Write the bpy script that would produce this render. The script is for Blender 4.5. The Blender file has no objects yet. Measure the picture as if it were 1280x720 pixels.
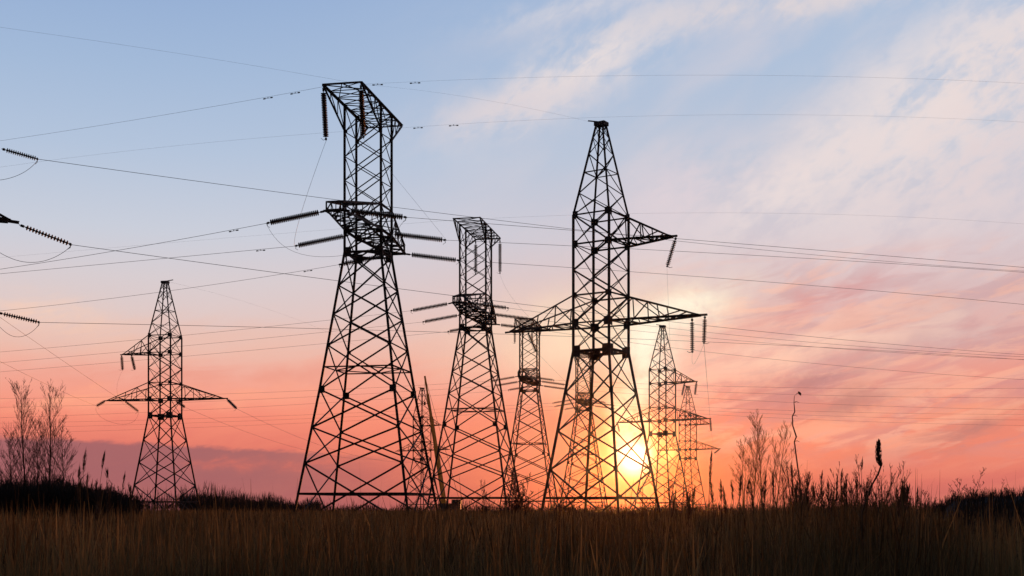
import bpy, math, random
import numpy as np
from mathutils import Vector, Matrix

random.seed(7)
rng = np.random.default_rng(11)
R = math.radians
sc = bpy.context.scene
COL = sc.collection

# ------------------------------------------------------------------ camera
EYE = 1.7          # eye height above the ground
F = 1600.0         # focal length in photo pixels (photo 1280 wide)
HY = 634.0         # photo row of the horizon
cam = bpy.data.cameras.new('camera')
cam.sensor_width = 36.0
cam.lens = F * 36.0 / 1280.0
cam.shift_y = (HY - 360.0) / 1280.0
cam.clip_start = 0.1
cam.clip_end = 20000
co = bpy.data.objects.new('camera', cam)
COL.objects.link(co)
co.location = (0, 0, EYE)
co.rotation_euler = (R(90), 0, 0)
sc.camera = co
sc.render.resolution_x = 1024
sc.render.resolution_y = 576
sc.view_settings.view_transform = 'Standard'
sc.view_settings.look = 'None'
sc.view_settings.exposure = 0.0
sc.view_settings.gamma = 1.0
sc.view_settings.use_curve_mapping = False
sc.cycles.use_denoising = True
sc.cycles.max_bounces = 6
sc.cycles.volume_bounces = 0
sc.cycles.use_adaptive_sampling = True
sc.cycles.adaptive_threshold = 0.01

def azel(px, py):
    """photo position -> azimuth, elevation in degrees (a direction in the sky)"""
    a = math.atan2(px - 640.0, F)
    e = math.atan2((HY - py) * math.cos(a), F)
    return math.degrees(a), math.degrees(e)

SUN_AZ, SUN_EL = azel(793, 573)

# ------------------------------------------------------------------ sky
def lin(r, g, b):
    def f(c):
        c /= 255.0
        return c / 12.92 if c <= 0.04045 else ((c + 0.055) / 1.055) ** 2.4
    return (f(r), f(g), f(b), 1.0)

world = bpy.data.worlds.new('World')
sc.world = world
world.use_nodes = True
wt = world.node_tree
wt.nodes.clear()
wl = wt.links

def WN(t, **kw):
    n = wt.nodes.new(t)
    for k, v in kw.items():
        setattr(n, k, v)
    return n

def M(op, a, b=None, c=None, clamp=False):
    n = WN('ShaderNodeMath', operation=op)
    n.use_clamp = clamp
    for i, x in enumerate((a, b, c)):
        if x is None:
            continue
        if isinstance(x, (int, float)):
            n.inputs[i].default_value = x
        else:
            wl.new(x, n.inputs[i])
    return n.outputs[0]

def smooth(x, a, b):
    n = WN('ShaderNodeMapRange', interpolation_type='SMOOTHSTEP')
    wl.new(x, n.inputs[0])
    n.inputs[1].default_value = a
    n.inputs[2].default_value = b
    n.inputs[3].default_value = 0
    n.inputs[4].default_value = 1
    return n.outputs[0]

def mixc(fac, a, b, mode='MIX'):
    n = WN('ShaderNodeMix', data_type='RGBA', blend_type=mode)
    n.clamp_factor = True
    for s, x in ((n.inputs[0], fac), (n.inputs[6], a), (n.inputs[7], b)):
        if isinstance(x, (int, float)):
            s.default_value = x
        elif isinstance(x, tuple):
            s.default_value = x
        else:
            wl.new(x, s)
    return n.outputs[2]

tc = WN('ShaderNodeTexCoord')
sep = WN('ShaderNodeSeparateXYZ')
wl.new(tc.outputs['Generated'], sep.inputs[0])
DX, DY, DZ = sep.outputs
AZ = M('DEGREES', M('ARCTAN2', DX, DY))
EL = M('DEGREES', M('ARCSINE', DZ))

def sky_noise(sx, sy, rot, scale, detail=5, rough=0.55, seed=0.0, distort=0.0):
    """cloud noise in azimuth/elevation, stretched along a direction"""
    c, s = math.cos(R(rot)), math.sin(R(rot))
    u = M('MULTIPLY', M('ADD', M('MULTIPLY', AZ, c), M('MULTIPLY', EL, s)), sx)
    v = M('MULTIPLY', M('SUBTRACT', M('MULTIPLY', EL, c), M('MULTIPLY', AZ, s)), sy)
    cb = WN('ShaderNodeCombineXYZ')
    wl.new(u, cb.inputs[0])
    wl.new(v, cb.inputs[1])
    cb.inputs[2].default_value = seed
    n = WN('ShaderNodeTexNoise')
    wl.new(cb.outputs[0], n.inputs['Vector'])
    n.inputs['Scale'].default_value = scale
    n.inputs['Detail'].default_value = detail
    n.inputs['Roughness'].default_value = rough
    n.inputs['Distortion'].default_value = distort
    return n.outputs[0]

WX = M('MULTIPLY', M('SUBTRACT', sky_noise(1, 1, 0, 0.7, 4, 0.55, 3.3), 0.5), 2.4)
WY = M('MULTIPLY', M('SUBTRACT', sky_noise(1, 1, 0, 0.8, 4, 0.55, 9.1), 0.5), 1.2)
AZW = M('ADD', AZ, WX)
ELW = M('ADD', EL, WY)

def blob(px, py, sx, sy, rot=0, warp=True):
    """soft elliptical patch of sky round a direction; sizes in photo pixels"""
    a0, e0 = azel(px, py)
    k = math.degrees(1 / F)
    c, s = math.cos(R(rot)), math.sin(R(rot))
    da = M('SUBTRACT', AZW if warp else AZ, a0)
    de = M('SUBTRACT', ELW if warp else EL, e0)
    u = M('ADD', M('MULTIPLY', da, c / (sx * k)), M('MULTIPLY', de, s / (sx * k)))
    v = M('SUBTRACT', M('MULTIPLY', de, c / (sy * k)), M('MULTIPLY', da, s / (sy * k)))
    d = M('ADD', M('MULTIPLY', u, u), M('MULTIPLY', v, v))
    return M('EXPONENT', M('MULTIPLY', d, -0.5))

def ramp(stops):
    n = WN('ShaderNodeValToRGB')
    wl.new(M('DIVIDE', EL, 90.0), n.inputs[0])
    cr = n.color_ramp
    cr.interpolation = 'LINEAR'
    while len(cr.elements) < len(stops):
        cr.elements.new(0.5)
    for e, (p, c) in zip(cr.elements, stops):
        e.position = p / 90.0
        e.color = lin(*c)
    return n.outputs[0]

rampL = ramp([(0, (168, 92, 96)), (1.2, (184, 98, 97)), (2.6, (220, 114, 104)), (4.0, (242, 138, 118)),
              (5.4, (242, 166, 148)), (6.8, (233, 188, 174)), (8.3, (221, 200, 198)), (9.8, (214, 204, 208)),
              (11.8, (200, 205, 218)), (15.2, (178, 195, 219)), (18.4, (162, 185, 216)), (21.6, (148, 174, 212)),
              (32, (116, 148, 198)), (85, (70, 102, 160))])
rampR = ramp([(0, (190, 102, 98)), (1.2, (214, 112, 104)), (2.6, (236, 132, 112)), (4.0, (236, 138, 118)),
              (5.4, (230, 148, 136)), (6.8, (228, 164, 154)), (8.3, (222, 176, 172)), (9.8, (214, 186, 188)),
              (11.8, (204, 196, 206)), (15.2, (186, 196, 214)), (18.4, (174, 192, 217)), (21.6, (166, 188, 217)),
              (32, (124, 154, 200)), (85, (70, 102, 160))])
sky = mixc(smooth(AZ, -16, 14), rampL, rampR)

# thin high cloud everywhere, streaked up to the right
cir = smooth(sky_noise(0.35, 1.1, 28, 0.36, 5, 0.5, 1.7, 0.3), 0.42, 0.78)
cirw = M('MULTIPLY', cir, M('MULTIPLY', smooth(AZ, -9, 10), smooth(EL, 6, 12)))
sky = mixc(M('MULTIPLY', cirw, 0.45), sky, lin(226, 212, 214))
tex = M('ADD', M('MULTIPLY', sky_noise(0.55, 1.15, 27, 0.55, 4, 0.5, 5.2, 0.3), 0.62),
        M('MULTIPLY', sky_noise(0.7, 1.3, 34, 1.7, 8, 0.58, 15.2, 0.5), 0.38))
T1 = smooth(tex, 0.34, 0.60)
T2 = smooth(sky_noise(0.3, 1.3, 10, 0.8, 9, 0.62, 8.8, 0.5), 0.36, 0.62)

def cloud(sky, mask, col, amt, t=None):
    f = M('MULTIPLY', mask, amt)
    if t is not None:
        f = M('MULTIPLY', f, M('ADD', M('MULTIPLY', t, 0.86), 0.14))
    return mixc(f, sky, lin(*col))

sky = cloud(sky, blob(1190, 135, 125, 58, 32), (243, 230, 225), 1.0, T1)
sky = cloud(sky, blob(1250, 90, 80, 40, 20), (230, 214, 212), 0.8, T1)
sky = cloud(sky, blob(1010, 222, 110, 30, 28), (232, 219, 218), 0.95, T1)
sky = cloud(sky, blob(1210, 225, 130, 60, 20), (224, 208, 210), 0.85, T1)
sky = cloud(sky, blob(725, 85, 90, 24, 26), (230, 220, 220), 1.0, T1)
sky = cloud(sky, blob(645, 135, 70, 18, 14), (220, 210, 214), 0.85, T1)
sky = cloud(sky, blob(1000, 2, 170, 14, 4), (222, 212, 214), 0.9, T1)
sky = cloud(sky, blob(700, 14, 60, 10, 10), (214, 212, 220), 0.7, T1)
sky = cloud(sky, blob(860, 235, 60, 34, 20), (226, 210, 216), 0.6, T1)
sky = cloud(sky, blob(70, 398, 55, 16, -8), (246, 206, 184), 0.85, T2)
sky = cloud(sky, blob(250, 420, 160, 14, 3), (230, 190, 176), 0.5, T2)
sky = cloud(sky, blob(300, 470, 200, 10, 2), (226, 150, 138), 0.6, T2)
sky = cloud(sky, blob(120, 500, 160, 9, 3), (255, 172, 140), 0.7, T2)
# low bands, pink and mauve
T3 = smooth(sky_noise(0.3, 1.3, 14, 0.85, 9, 0.62, 21.8, 0.6), 0.43, 0.58)
right = M('MULTIPLY', smooth(AZ, 4, 10), M('MULTIPLY', smooth(EL, 1.2, 3.2), M('SUBTRACT', 1.0, smooth(EL, 8.5, 12))))
sky = mixc(M('MULTIPLY', M('MULTIPLY', T3, right), 0.46), sky, lin(192, 142, 148))
T4 = smooth(sky_noise(0.3, 1.3, 9, 0.9, 9, 0.62, 41.3, 0.6), 0.46, 0.60)
sky = mixc(M('MULTIPLY', M('MULTIPLY', T4, right), 0.48), sky, lin(255, 190, 162))
sky = cloud(sky, blob(1210, 400, 130, 26, 12), (190, 166, 174), 1.0, T2)
sky = cloud(sky, blob(1090, 418, 170, 16, 8), (246, 206, 190), 0.7, T2)
sky = cloud(sky, blob(985, 398, 90, 12, 20), (216, 150, 150), 0.9, T2)
sky = cloud(sky, blob(960, 450, 90, 14, 8), (252, 208, 184), 0.7, T2)
sky = cloud(sky, blob(1010, 480, 70, 12, 20), (166, 122, 132), 1.0, T2)
sky = cloud(sky, blob(1055, 505, 44, 10, 14), (172, 122, 124), 1.0, T2)
sky = cloud(sky, blob(930, 515, 60, 14, 8), (206, 118, 118), 0.7, T2)
sky = cloud(sky, blob(1220, 536, 80, 12, 16), (178, 116, 116), 1.0, T2)
sky = cloud(sky, blob(1130, 520, 110, 10, 4), (250, 172, 142), 0.7, T2)
low = M('MULTIPLY', T2, M('SUBTRACT', 1.0, smooth(EL, 5, 9)))
sky = mixc(M('MULTIPLY', low, 0.16), sky, lin(255, 156, 122))

# purple cloud bank low on the left
bank_top = M('ADD', M('SUBTRACT', EL, azel(0, 543)[1]), M('MULTIPLY', M('SUBTRACT', AZ, azel(0, 543)[0]), 0.045))
bank_top = M('ADD', bank_top, M('ADD', M('MULTIPLY', M('SUBTRACT', T2, 0.5), 0.10), M('MULTIPLY', M('SUBTRACT', sky_noise(0.6, 1.5, 3, 1.6, 7, 0.6, 33.0, 0.3), 0.5), 0.55)))
bank = M('SUBTRACT', 1.0, smooth(bank_top, -0.16, 0.10))
bank = M('MULTIPLY', bank, smooth(EL, -1.5, 2.0))
bank = M('MULTIPLY', bank, M('SUBTRACT', 1.0, smooth(AZ, -11.5, -3.0)))
sky = mixc(M('MULTIPLY', bank, 0.92), sky, lin(158, 98, 104))
sky = cloud(sky, blob(340, 580, 75, 5, 0), (222, 112, 98), 0.8, T2)

# the glow round the low sun, broken up by cloud
GN = smooth(sky_noise(1, 1.2, 0, 0.9, 6, 0.6, 12.5, 0.4), 0.3, 0.62)
sky = mixc(M('MULTIPLY', blob(790, 612, 140, 46, 0, False), 0.85), sky, lin(246, 112, 62))
sky = mixc(M('MULTIPLY', blob(735, 420, 100, 38, 6), 0.8), sky, lin(250, 224, 192))
sky = mixc(M('MULTIPLY', blob(750, 488, 46, 22, 6), 0.5), sky, lin(252, 192, 140))
sky = mixc(M('MULTIPLY', blob(668, 560, 62, 34, 0), 0.75), sky, lin(232, 132, 108))
sky = mixc(M('MULTIPLY', blob(862, 383, 40, 16, 12), M('ADD', M('MULTIPLY', GN, 0.5), 0.5)), sky, lin(255, 246, 222))
sky = mixc(M('MULTIPLY', blob(812, 428, 22, 26, 0), M('ADD', M('MULTIPLY', GN, 0.5), 0.5)), sky, lin(255, 248, 226))
sky = mixc(M('MULTIPLY', blob(802, 478, 17, 34, 0), M('ADD', M('MULTIPLY', GN, 0.6), 0.2)), sky, lin(255, 246, 216))
halo = blob(793, 560, 36, 30, 0, False)
sky = mixc(M('MULTIPLY', halo, 0.5), sky, lin(255, 160, 58))
sun_core = M('ADD', M('MULTIPLY', blob(791, 571, 13, 13, 0, False), 1.2),
             M('MULTIPLY', blob(786, 530, 16, 26, 10), M('ADD', M('MULTIPLY', GN, 0.5), 0.25)))
sky = mixc(sun_core, sky, (1.15, 0.97, 0.60, 1.0))
sky = mixc(M('MULTIPLY', blob(793, 573, 10, 10, 0, False), 1.0), sky, (2.2, 1.9, 1.3, 1.0))
sky = mixc(M('MULTIPLY', blob(837, 566, 6.5, 6.5, 0, False), 0.75), sky, lin(255, 222, 140))

# away from the sun the evening sky is dimmer; below the horizon it is dark
toward = M('COSINE', M('RADIANS', AZ))
dim = M('ADD', M('MULTIPLY', smooth(toward, -0.3, 0.85), 0.78), 0.22)
dim = M('MULTIPLY', dim, M('SUBTRACT', 1.0, M('MULTIPLY', smooth(EL, 24, 70), 0.55)))
dim = M('MULTIPLY', dim, smooth(EL, -3, -0.2))
dcol = WN('ShaderNodeCombineColor')
for i in range(3):
    wl.new(dim, dcol.inputs[i])
sky = mixc(1.0, sky, dcol.outputs[0], 'MULTIPLY')

nish = WN('ShaderNodeTexSky', sky_type='NISHITA')
nish.sun_disc = False
nish.sun_elevation = R(SUN_EL)
nish.sun_rotation = R(SUN_AZ)
nish.air_density = 1.0
nish.dust_density = 2.0
bg1 = WN('ShaderNodeBackground')
wl.new(nish.outputs[0], bg1.inputs[0])
bg1.inputs[1].default_value = 0.003
bg2 = WN('ShaderNodeBackground')
wl.new(sky, bg2.inputs[0])
bg2.inputs[1].default_value = 1.0
addw = WN('ShaderNodeAddShader')
wl.new(bg1.outputs[0], addw.inputs[0])
wl.new(bg2.outputs[0], addw.inputs[1])
wo = WN('ShaderNodeOutputWorld')
wl.new(addw.outputs[0], wo.inputs[0])

# ------------------------------------------------------------------ sun
sl = bpy.data.lights.new('sun', 'SUN')
sl.energy = 2.0
sl.angle = R(0.5)
sl.color = (1.0, 0.30, 0.08)
so = bpy.data.objects.new('sun', sl)
COL.objects.link(so)
sv = Vector((math.sin(R(SUN_AZ)) * math.cos(R(SUN_EL)), math.cos(R(SUN_AZ)) * math.cos(R(SUN_EL)), math.sin(R(SUN_EL))))
so.rotation_euler = (-sv).to_track_quat('-Z', 'Y').to_euler()
so.location = (20, 200, 80)

# ------------------------------------------------------------------ helpers
def at(px, py, D):
    """photo position at a depth of D metres -> point in the scene"""
    return Vector(((px - 640.0) / F * D, D, EYE + (HY - py) / F * D))

class MB:
    """collects bars, tubes and plates into one mesh"""
    def __init__(s):
        s.v = []
        s.f = []
    def add(s, vs, fs):
        o = len(s.v)
        s.v += [tuple(x) for x in vs]
        s.f += [tuple(i + o for i in q) for q in fs]
    def bar(s, p, q, w, t=None):
        """steel angle (L section) from p to q"""
        p, q = Vector(p), Vector(q)
        d = (q - p)
        if d.length < 1e-4:
            return
        d.normalize()
        up = Vector((0, 0, 1)) if abs(d.z) < 0.95 else Vector((1, 0.3, 0)).normalized()
        a = d.cross(up).normalized()
        b = d.cross(a).normalized()
        t = t or w * 0.22
        prof = [(0, 0), (w, 0), (w, t), (t, t), (t, w), (0, w)]
        vs = []
        for c in (p, q):
            for x, y in prof:
                vs.append(c + a * (x - w * 0.4) + b * (y - w * 0.4))
        fs = [(i, (i + 1) % 6, 6 + (i + 1) % 6, 6 + i) for i in range(6)]
        fs += [(5, 4, 3, 2, 1, 0), (6, 7, 8, 9, 10, 11)]
        s.add(vs, fs)
    def box(s, c, h, rz=0.0):
        c = Vector(c)
        cr, sr = math.cos(rz), math.sin(rz)
        vs = []
        for x, y, z in ((-1, -1, -1), (1, -1, -1), (1, 1, -1), (-1, 1, -1), (-1, -1, 1), (1, -1, 1), (1, 1, 1), (-1, 1, 1)):
            X, Y = x * h[0], y * h[1]
            vs.append((c.x + X * cr - Y * sr, c.y + X * sr + Y * cr, c.z + z * h[2]))
        s.add(vs, [(3, 2, 1, 0), (4, 5, 6, 7), (0, 1, 5, 4), (1, 2, 6, 5), (2, 3, 7, 6), (3, 0, 4, 7)])
    def tube(s, pts, rad, n=5, cap=True):
        pts = [Vector(p) for p in pts]
        m = len(pts)
        rads = rad if isinstance(rad, (list, tuple)) else [rad] * m
        vs = []
        for i, p in enumerate(pts):
            d = pts[min(i + 1, m - 1)] - pts[max(i - 1, 0)]
            d = d.normalized() if d.length > 1e-9 else Vector((0, 0, 1))
            up = Vector((0, 0, 1)) if abs(d.z) < 0.9 else Vector((1, 0.2, 0))
            a = d.cross(up).normalized()
            b = a.cross(d).normalized()
            for k in range(n):
                t = 2 * math.pi * k / n
                vs.append(p + (a * math.cos(t) + b * math.sin(t)) * rads[i])
        fs = []
        for i in range(m - 1):
            for k in range(n):
                k2 = (k + 1) % n
                fs.append((i * n + k, i * n + k2, (i + 1) * n + k2, (i + 1) * n + k))
        if cap:
            fs.append(tuple(range(n - 1, -1, -1)))
            fs.append(tuple((m - 1) * n + k for k in range(n)))
        s.add(vs, fs)
    def lathe(s, prof, n=10):
        """profile (x along axis, radius) turned about the local X axis"""
        vs = []
        for x, r in prof:
            for k in range(n):
                t = 2 * math.pi * k / n
                vs.append((x, r * math.cos(t), r * math.sin(t)))
        fs = []
        for i in range(len(prof) - 1):
            for k in range(n):
                k2 = (k + 1) % n
                fs.append((i * n + k, (i + 1) * n + k, (i + 1) * n + k2, i * n + k2))
        fs.append(tuple(range(n)))
        fs.append(tuple((len(prof) - 1) * n + k for k in range(n - 1, -1, -1)))
        s.add(vs, fs)
    def build(s, name, mat, parent=None, smooth=False):
        me = bpy.data.meshes.new(name)
        me.from_pydata(s.v, [], s.f)
        me.materials.append(mat)
        if smooth:
            me.polygons.foreach_set('use_smooth', [True] * len(me.polygons))
        me.update()
        o = bpy.data.objects.new(name, me)
        COL.objects.link(o)
        if parent is not None:
            o.parent = parent
        return o

def tag(o, label=None, cat=None, group=None, kind=None):
    if label: o['label'] = label
    if cat: o['category'] = cat
    if group: o['group'] = group
    if kind: o['kind'] = kind
    return o

def empty(name, loc=(0, 0, 0), rz=0.0):
    o = bpy.data.objects.new(name, None)
    o.empty_display_size = 0.5
    COL.objects.link(o)
    o.location = loc
    o.rotation_euler = (0, 0, rz)
    return o

def copy_tree(root):
    r = root.copy()
    COL.objects.link(r)
    for ch in list(root.children):
        c = ch.copy()
        COL.objects.link(c)
        c.parent = r
        for g in list(ch.children):
            d = g.copy()
            COL.objects.link(d)
            d.parent = c
    return r

def mesh_np(name, V, Q, mat, tri=False):
    """big mesh straight from arrays; Q holds the faces (quads, or triangles)"""
    me = bpy.data.meshes.new(name)
    k = Q.shape[1]
    me.vertices.add(len(V))
    me.vertices.foreach_set('co', np.ascontiguousarray(V, dtype=np.float32).ravel())
    me.loops.add(Q.size)
    me.loops.foreach_set('vertex_index', np.ascontiguousarray(Q, dtype=np.int32).ravel())
    me.polygons.add(len(Q))
    me.polygons.foreach_set('loop_start', np.arange(0, Q.size, k, dtype=np.int32))
    me.update(calc_edges=True)
    me.materials.append(mat)
    o = bpy.data.objects.new(name, me)
    COL.objects.link(o)
    return o

# ------------------------------------------------------------------ materials
def mat_noise(name, c1, c2, scale, rough=0.8, metallic=0.0, c3=None, detail=4, coord='Object', transl=0.0, stretch=None, bump=0.0):
    m = bpy.data.materials.new(name)
    m.use_nodes = True
    nt = m.node_tree
    b = nt.nodes['Principled BSDF']
    t = nt.nodes.new('ShaderNodeTexCoord')
    n = nt.nodes.new('ShaderNodeTexNoise')
    n.inputs['Scale'].default_value = scale
    n.inputs['Detail'].default_value = detail
    src = t.outputs[coord]
    if stretch:
        mp = nt.nodes.new('ShaderNodeMapping')
        mp.inputs['Scale'].default_value = stretch
        nt.links.new(src, mp.inputs[0])
        src = mp.outputs[0]
    nt.links.new(src, n.inputs['Vector'])
    r = nt.nodes.new('ShaderNodeValToRGB')
    r.color_ramp.elements[0].position = 0.32
    r.color_ramp.elements[0].color = (*c1, 1)
    r.color_ramp.elements[1].position = 0.68
    r.color_ramp.elements[1].color = (*c2, 1)
    if c3:
        e = r.color_ramp.elements.new(0.5)
        e.color = (*c3, 1)
    nt.links.new(n.outputs[0], r.inputs[0])
    nt.links.new(r.outputs[0], b.inputs['Base Color'])
    b.inputs['Roughness'].default_value = rough
    b.inputs['Metallic'].default_value = metallic
    b.inputs['Specular IOR Level'].default_value = 0.25
    if bump:
        bp = nt.nodes.new('ShaderNodeBump')
        bp.inputs['Strength'].default_value = bump
        nt.links.new(n.outputs[0], bp.inputs['Height'])
        nt.links.new(bp.outputs[0], b.inputs['Normal'])
    if transl:
        tr = nt.nodes.new('ShaderNodeBsdfTranslucent')
        nt.links.new(r.outputs[0], tr.inputs[0])
        mx = nt.nodes.new('ShaderNodeMixShader')
        mx.inputs[0].default_value = transl
        nt.links.new(b.outputs[0], mx.inputs[1])
        nt.links.new(tr.outputs[0], mx.inputs[2])
        nt.links.new(mx.outputs[0], nt.nodes['Material Output'].inputs[0])
    return m

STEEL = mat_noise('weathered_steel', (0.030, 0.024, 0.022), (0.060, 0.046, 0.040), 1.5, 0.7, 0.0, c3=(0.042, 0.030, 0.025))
CONC = mat_noise('concrete', (0.16, 0.15, 0.14), (0.30, 0.28, 0.26), 4, 0.9)
PORC = mat_noise('insulator_glaze', (0.025, 0.016, 0.014), (0.045, 0.028, 0.024), 6, 0.55)
WIRE = mat_noise('conductor', (0.10, 0.10, 0.105), (0.15, 0.15, 0.155), 3, 0.6, 0.5)
def patchy(m, scale, lo):
    """broad darker patches in the growth"""
    nt = m.node_tree
    t = nt.nodes.new('ShaderNodeTexCoord')
    n = nt.nodes.new('ShaderNodeTexNoise')
    n.inputs['Scale'].default_value = scale
    n.inputs['Detail'].default_value = 3
    nt.links.new(t.outputs['Object'], n.inputs['Vector'])
    r = nt.nodes.new('ShaderNodeMapRange')
    r.inputs[1].default_value, r.inputs[2].default_value = 0.36, 0.62
    r.inputs[3].default_value, r.inputs[4].default_value = lo, 1.0
    nt.links.new(n.outputs[0], r.inputs[0])
    ramp_ = [x for x in nt.nodes if x.type == 'VALTORGB'][0]
    mx = nt.nodes.new('ShaderNodeMix')
    mx.data_type = 'RGBA'
    mx.blend_type = 'MULTIPLY'
    mx.inputs[0].default_value = 1.0
    outs = [l.to_socket for l in ramp_.outputs[0].links]
    nt.links.new(ramp_.outputs[0], mx.inputs[6])
    nt.links.new(r.outputs[0], mx.inputs[7])
    for o_ in outs:
        nt.links.new(mx.outputs[2], o_)

SOIL = mat_noise('meadow_soil', (0.04, 0.022, 0.010), (0.10, 0.058, 0.027), 0.9, 0.95, c3=(0.065, 0.036, 0.016), detail=8, bump=0.4)
GRASS = mat_noise('dry_grass', (0.055, 0.032, 0.012), (0.40, 0.26, 0.095), 0.55, 0.8, c3=(0.165, 0.104, 0.038), detail=9, transl=0.4)
patchy(GRASS, 0.16, 0.42)
REED = mat_noise('dry_reed', (0.05, 0.026, 0.012), (0.11, 0.06, 0.028), 5, 0.8, transl=0.2)
TWIG_GLOW = mat_noise('backlit_twigs', (0.40, 0.15, 0.04), (0.55, 0.23, 0.06), 3, 0.9)  # bark with the low sun's backlit glow put into its colour
BARK = mat_noise('bare_bark', (0.045, 0.026, 0.018), (0.10, 0.058, 0.038), 3, 0.9)
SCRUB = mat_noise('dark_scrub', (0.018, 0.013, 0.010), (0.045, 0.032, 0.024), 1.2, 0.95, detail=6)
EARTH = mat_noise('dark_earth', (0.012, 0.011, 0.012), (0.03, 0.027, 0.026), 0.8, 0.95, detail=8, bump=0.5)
BOOM_GLARE = mat_noise('orange_glare', (0.92, 0.30, 0.03), (0.98, 0.38, 0.05), 2, 0.5)  # orange sunset glare on the far boom, put into the base colour
DARKM = mat_noise('dark_machine_paint', (0.03, 0.03, 0.03), (0.06, 0.055, 0.05), 3, 0.6)

# ------------------------------------------------------------------ ground
def ground():
    n = 140
    xs = np.sign(np.linspace(-1, 1, n)) * np.abs(np.linspace(-1, 1, n)) ** 2.2 * 720
    X, Y = np.meshgrid(xs, xs)
    Z = 0.08 * np.sin(X * 0.11) * np.cos(Y * 0.07)
    V = np.stack([X.ravel(), Y.ravel(), Z.ravel() - 0.05], 1)
    i = np.arange(n * n).reshape(n, n)
    Q = np.stack([i[:-1, :-1].ravel(), i[:-1, 1:].ravel(), i[1:, 1:].ravel(), i[1:, :-1].ravel()], 1)
    o = mesh_np('ground', V, Q, SOIL)
    tag(o, kind='structure')
ground()

# ------------------------------------------------------------------ pylons
def lerp(a, b, t):
    return tuple(a[i] + (b[i] - a[i]) * t for i in range(3))

CORN = [(-1, -1), (1, -1), (1, 1), (-1, 1)]

def x_panel(mb, hw, z0, z1, face, w, horizontal=False):
    """crossed diagonals of one face between two levels"""
    (ax, ay), (bx, by) = CORN[face], CORN[(face + 1) % 4]
    h0, h1 = hw(z0), hw(z1)
    A0, B0 = (ax * h0, ay * h0, z0), (bx * h0, by * h0, z0)
    A1, B1 = (ax * h1, ay * h1, z1), (bx * h1, by * h1, z1)
    n = Vector(((ax + bx) / 2, (ay + by) / 2, 0)) * 0.05
    mb.bar(A0, B1, w)
    mb.bar(Vector(B0) - n, Vector(A1) - n, w)
    if horizontal:
        mb.bar(A1, B1, w)

def z_panel(mb, hw, z0, z1, face, w, flip, horizontal=False):
    (ax, ay), (bx, by) = CORN[face], CORN[(face + 1) % 4]
    h0, h1 = hw(z0), hw(z1)
    if flip:
        (ax, ay), (bx, by) = (bx, by), (ax, ay)
    mb.bar((ax * h0, ay * h0, z0), (bx * h1, by * h1, z1), w)
    if horizontal:
        mb.bar((ax * h1, ay * h1, z1), (bx * h1, by * h1, z1), w)

def legs(root, hw, levels, w, nodes, plate):
    for cx, cy in CORN:
        mb = MB()
        for a, b in zip(levels[:-1], levels[1:]):
            mb.bar((cx * hw(a), cy * hw(a), a), (cx * hw(b), cy * hw(b), b), w)
        for z, s in nodes:
            c = Vector((cx * hw(z), cy * hw(z), z))
            mb.box(c + Vector((-cx * s * 0.35, 0.02 * cy, 0)), (s * 0.5, 0.012, s * 0.6))
            mb.box(c + Vector((0.02 * cx, -cy * s * 0.35, 0)), (0.012, s * 0.5, s * 0.6))
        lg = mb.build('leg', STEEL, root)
        fb = MB()
        fb.box((cx * hw(0), cy * hw(0), 0.12), (0.55, 0.55, 0.35))
        fb.box((cx * hw(0), cy * hw(0), 0.62), (0.30, 0.30, 0.16))
        fb.build('footing', CONC, lg)

def ring(hw, z, w, cross=True):
    mb = MB()
    h = hw(z)
    P = [(x * h, y * h, z) for x, y in CORN]
    for i in range(4):
        mb.bar(P[i], P[(i + 1) % 4], w)
    if cross:
        mid = [lerp(P[i], P[(i + 1) % 4], 0.5) for i in range(4)]
        for i in range(4):
            mb.bar(mid[i], mid[(i + 1) % 4], w * 0.8)
    return mb

def lace(mb, A0, A1, B0, B1, n, w, posts=False, cross=False):
    """zigzag between chord A0-A1 and chord B0-B1"""
    for i in range(n):
        a, b = lerp(A0, A1, i / n), lerp(A0, A1, (i + 1) / n)
        c, d = lerp(B0, B1, i / n), lerp(B0, B1, (i + 1) / n)
        if cross:
            mb.bar(a, d, w)
            mb.bar(c, b, w)
        elif i % 2 == 0:
            mb.bar(a, d, w)
        else:
            mb.bar(c, b, w)
        if posts and i < n - 1:
            mb.bar(b, d, w)

# --- anchor pylon with a flat beam on top (arms along local X, the long beam end towards -X)
AW = dict(z_waist=25.36, zp=27.35, zpt=29.7, zbr=36.5, zt=38.9, a=1.75)

def hwA(z):
    if z <= 12.52:
        return 5.5 - (5.5 - 3.54) * z / 12.52
    if z <= 25.36:
        return 3.54 - (3.54 - 1.75) * (z - 12.52) / (25.36 - 12.52)
    return 1.75

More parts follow.
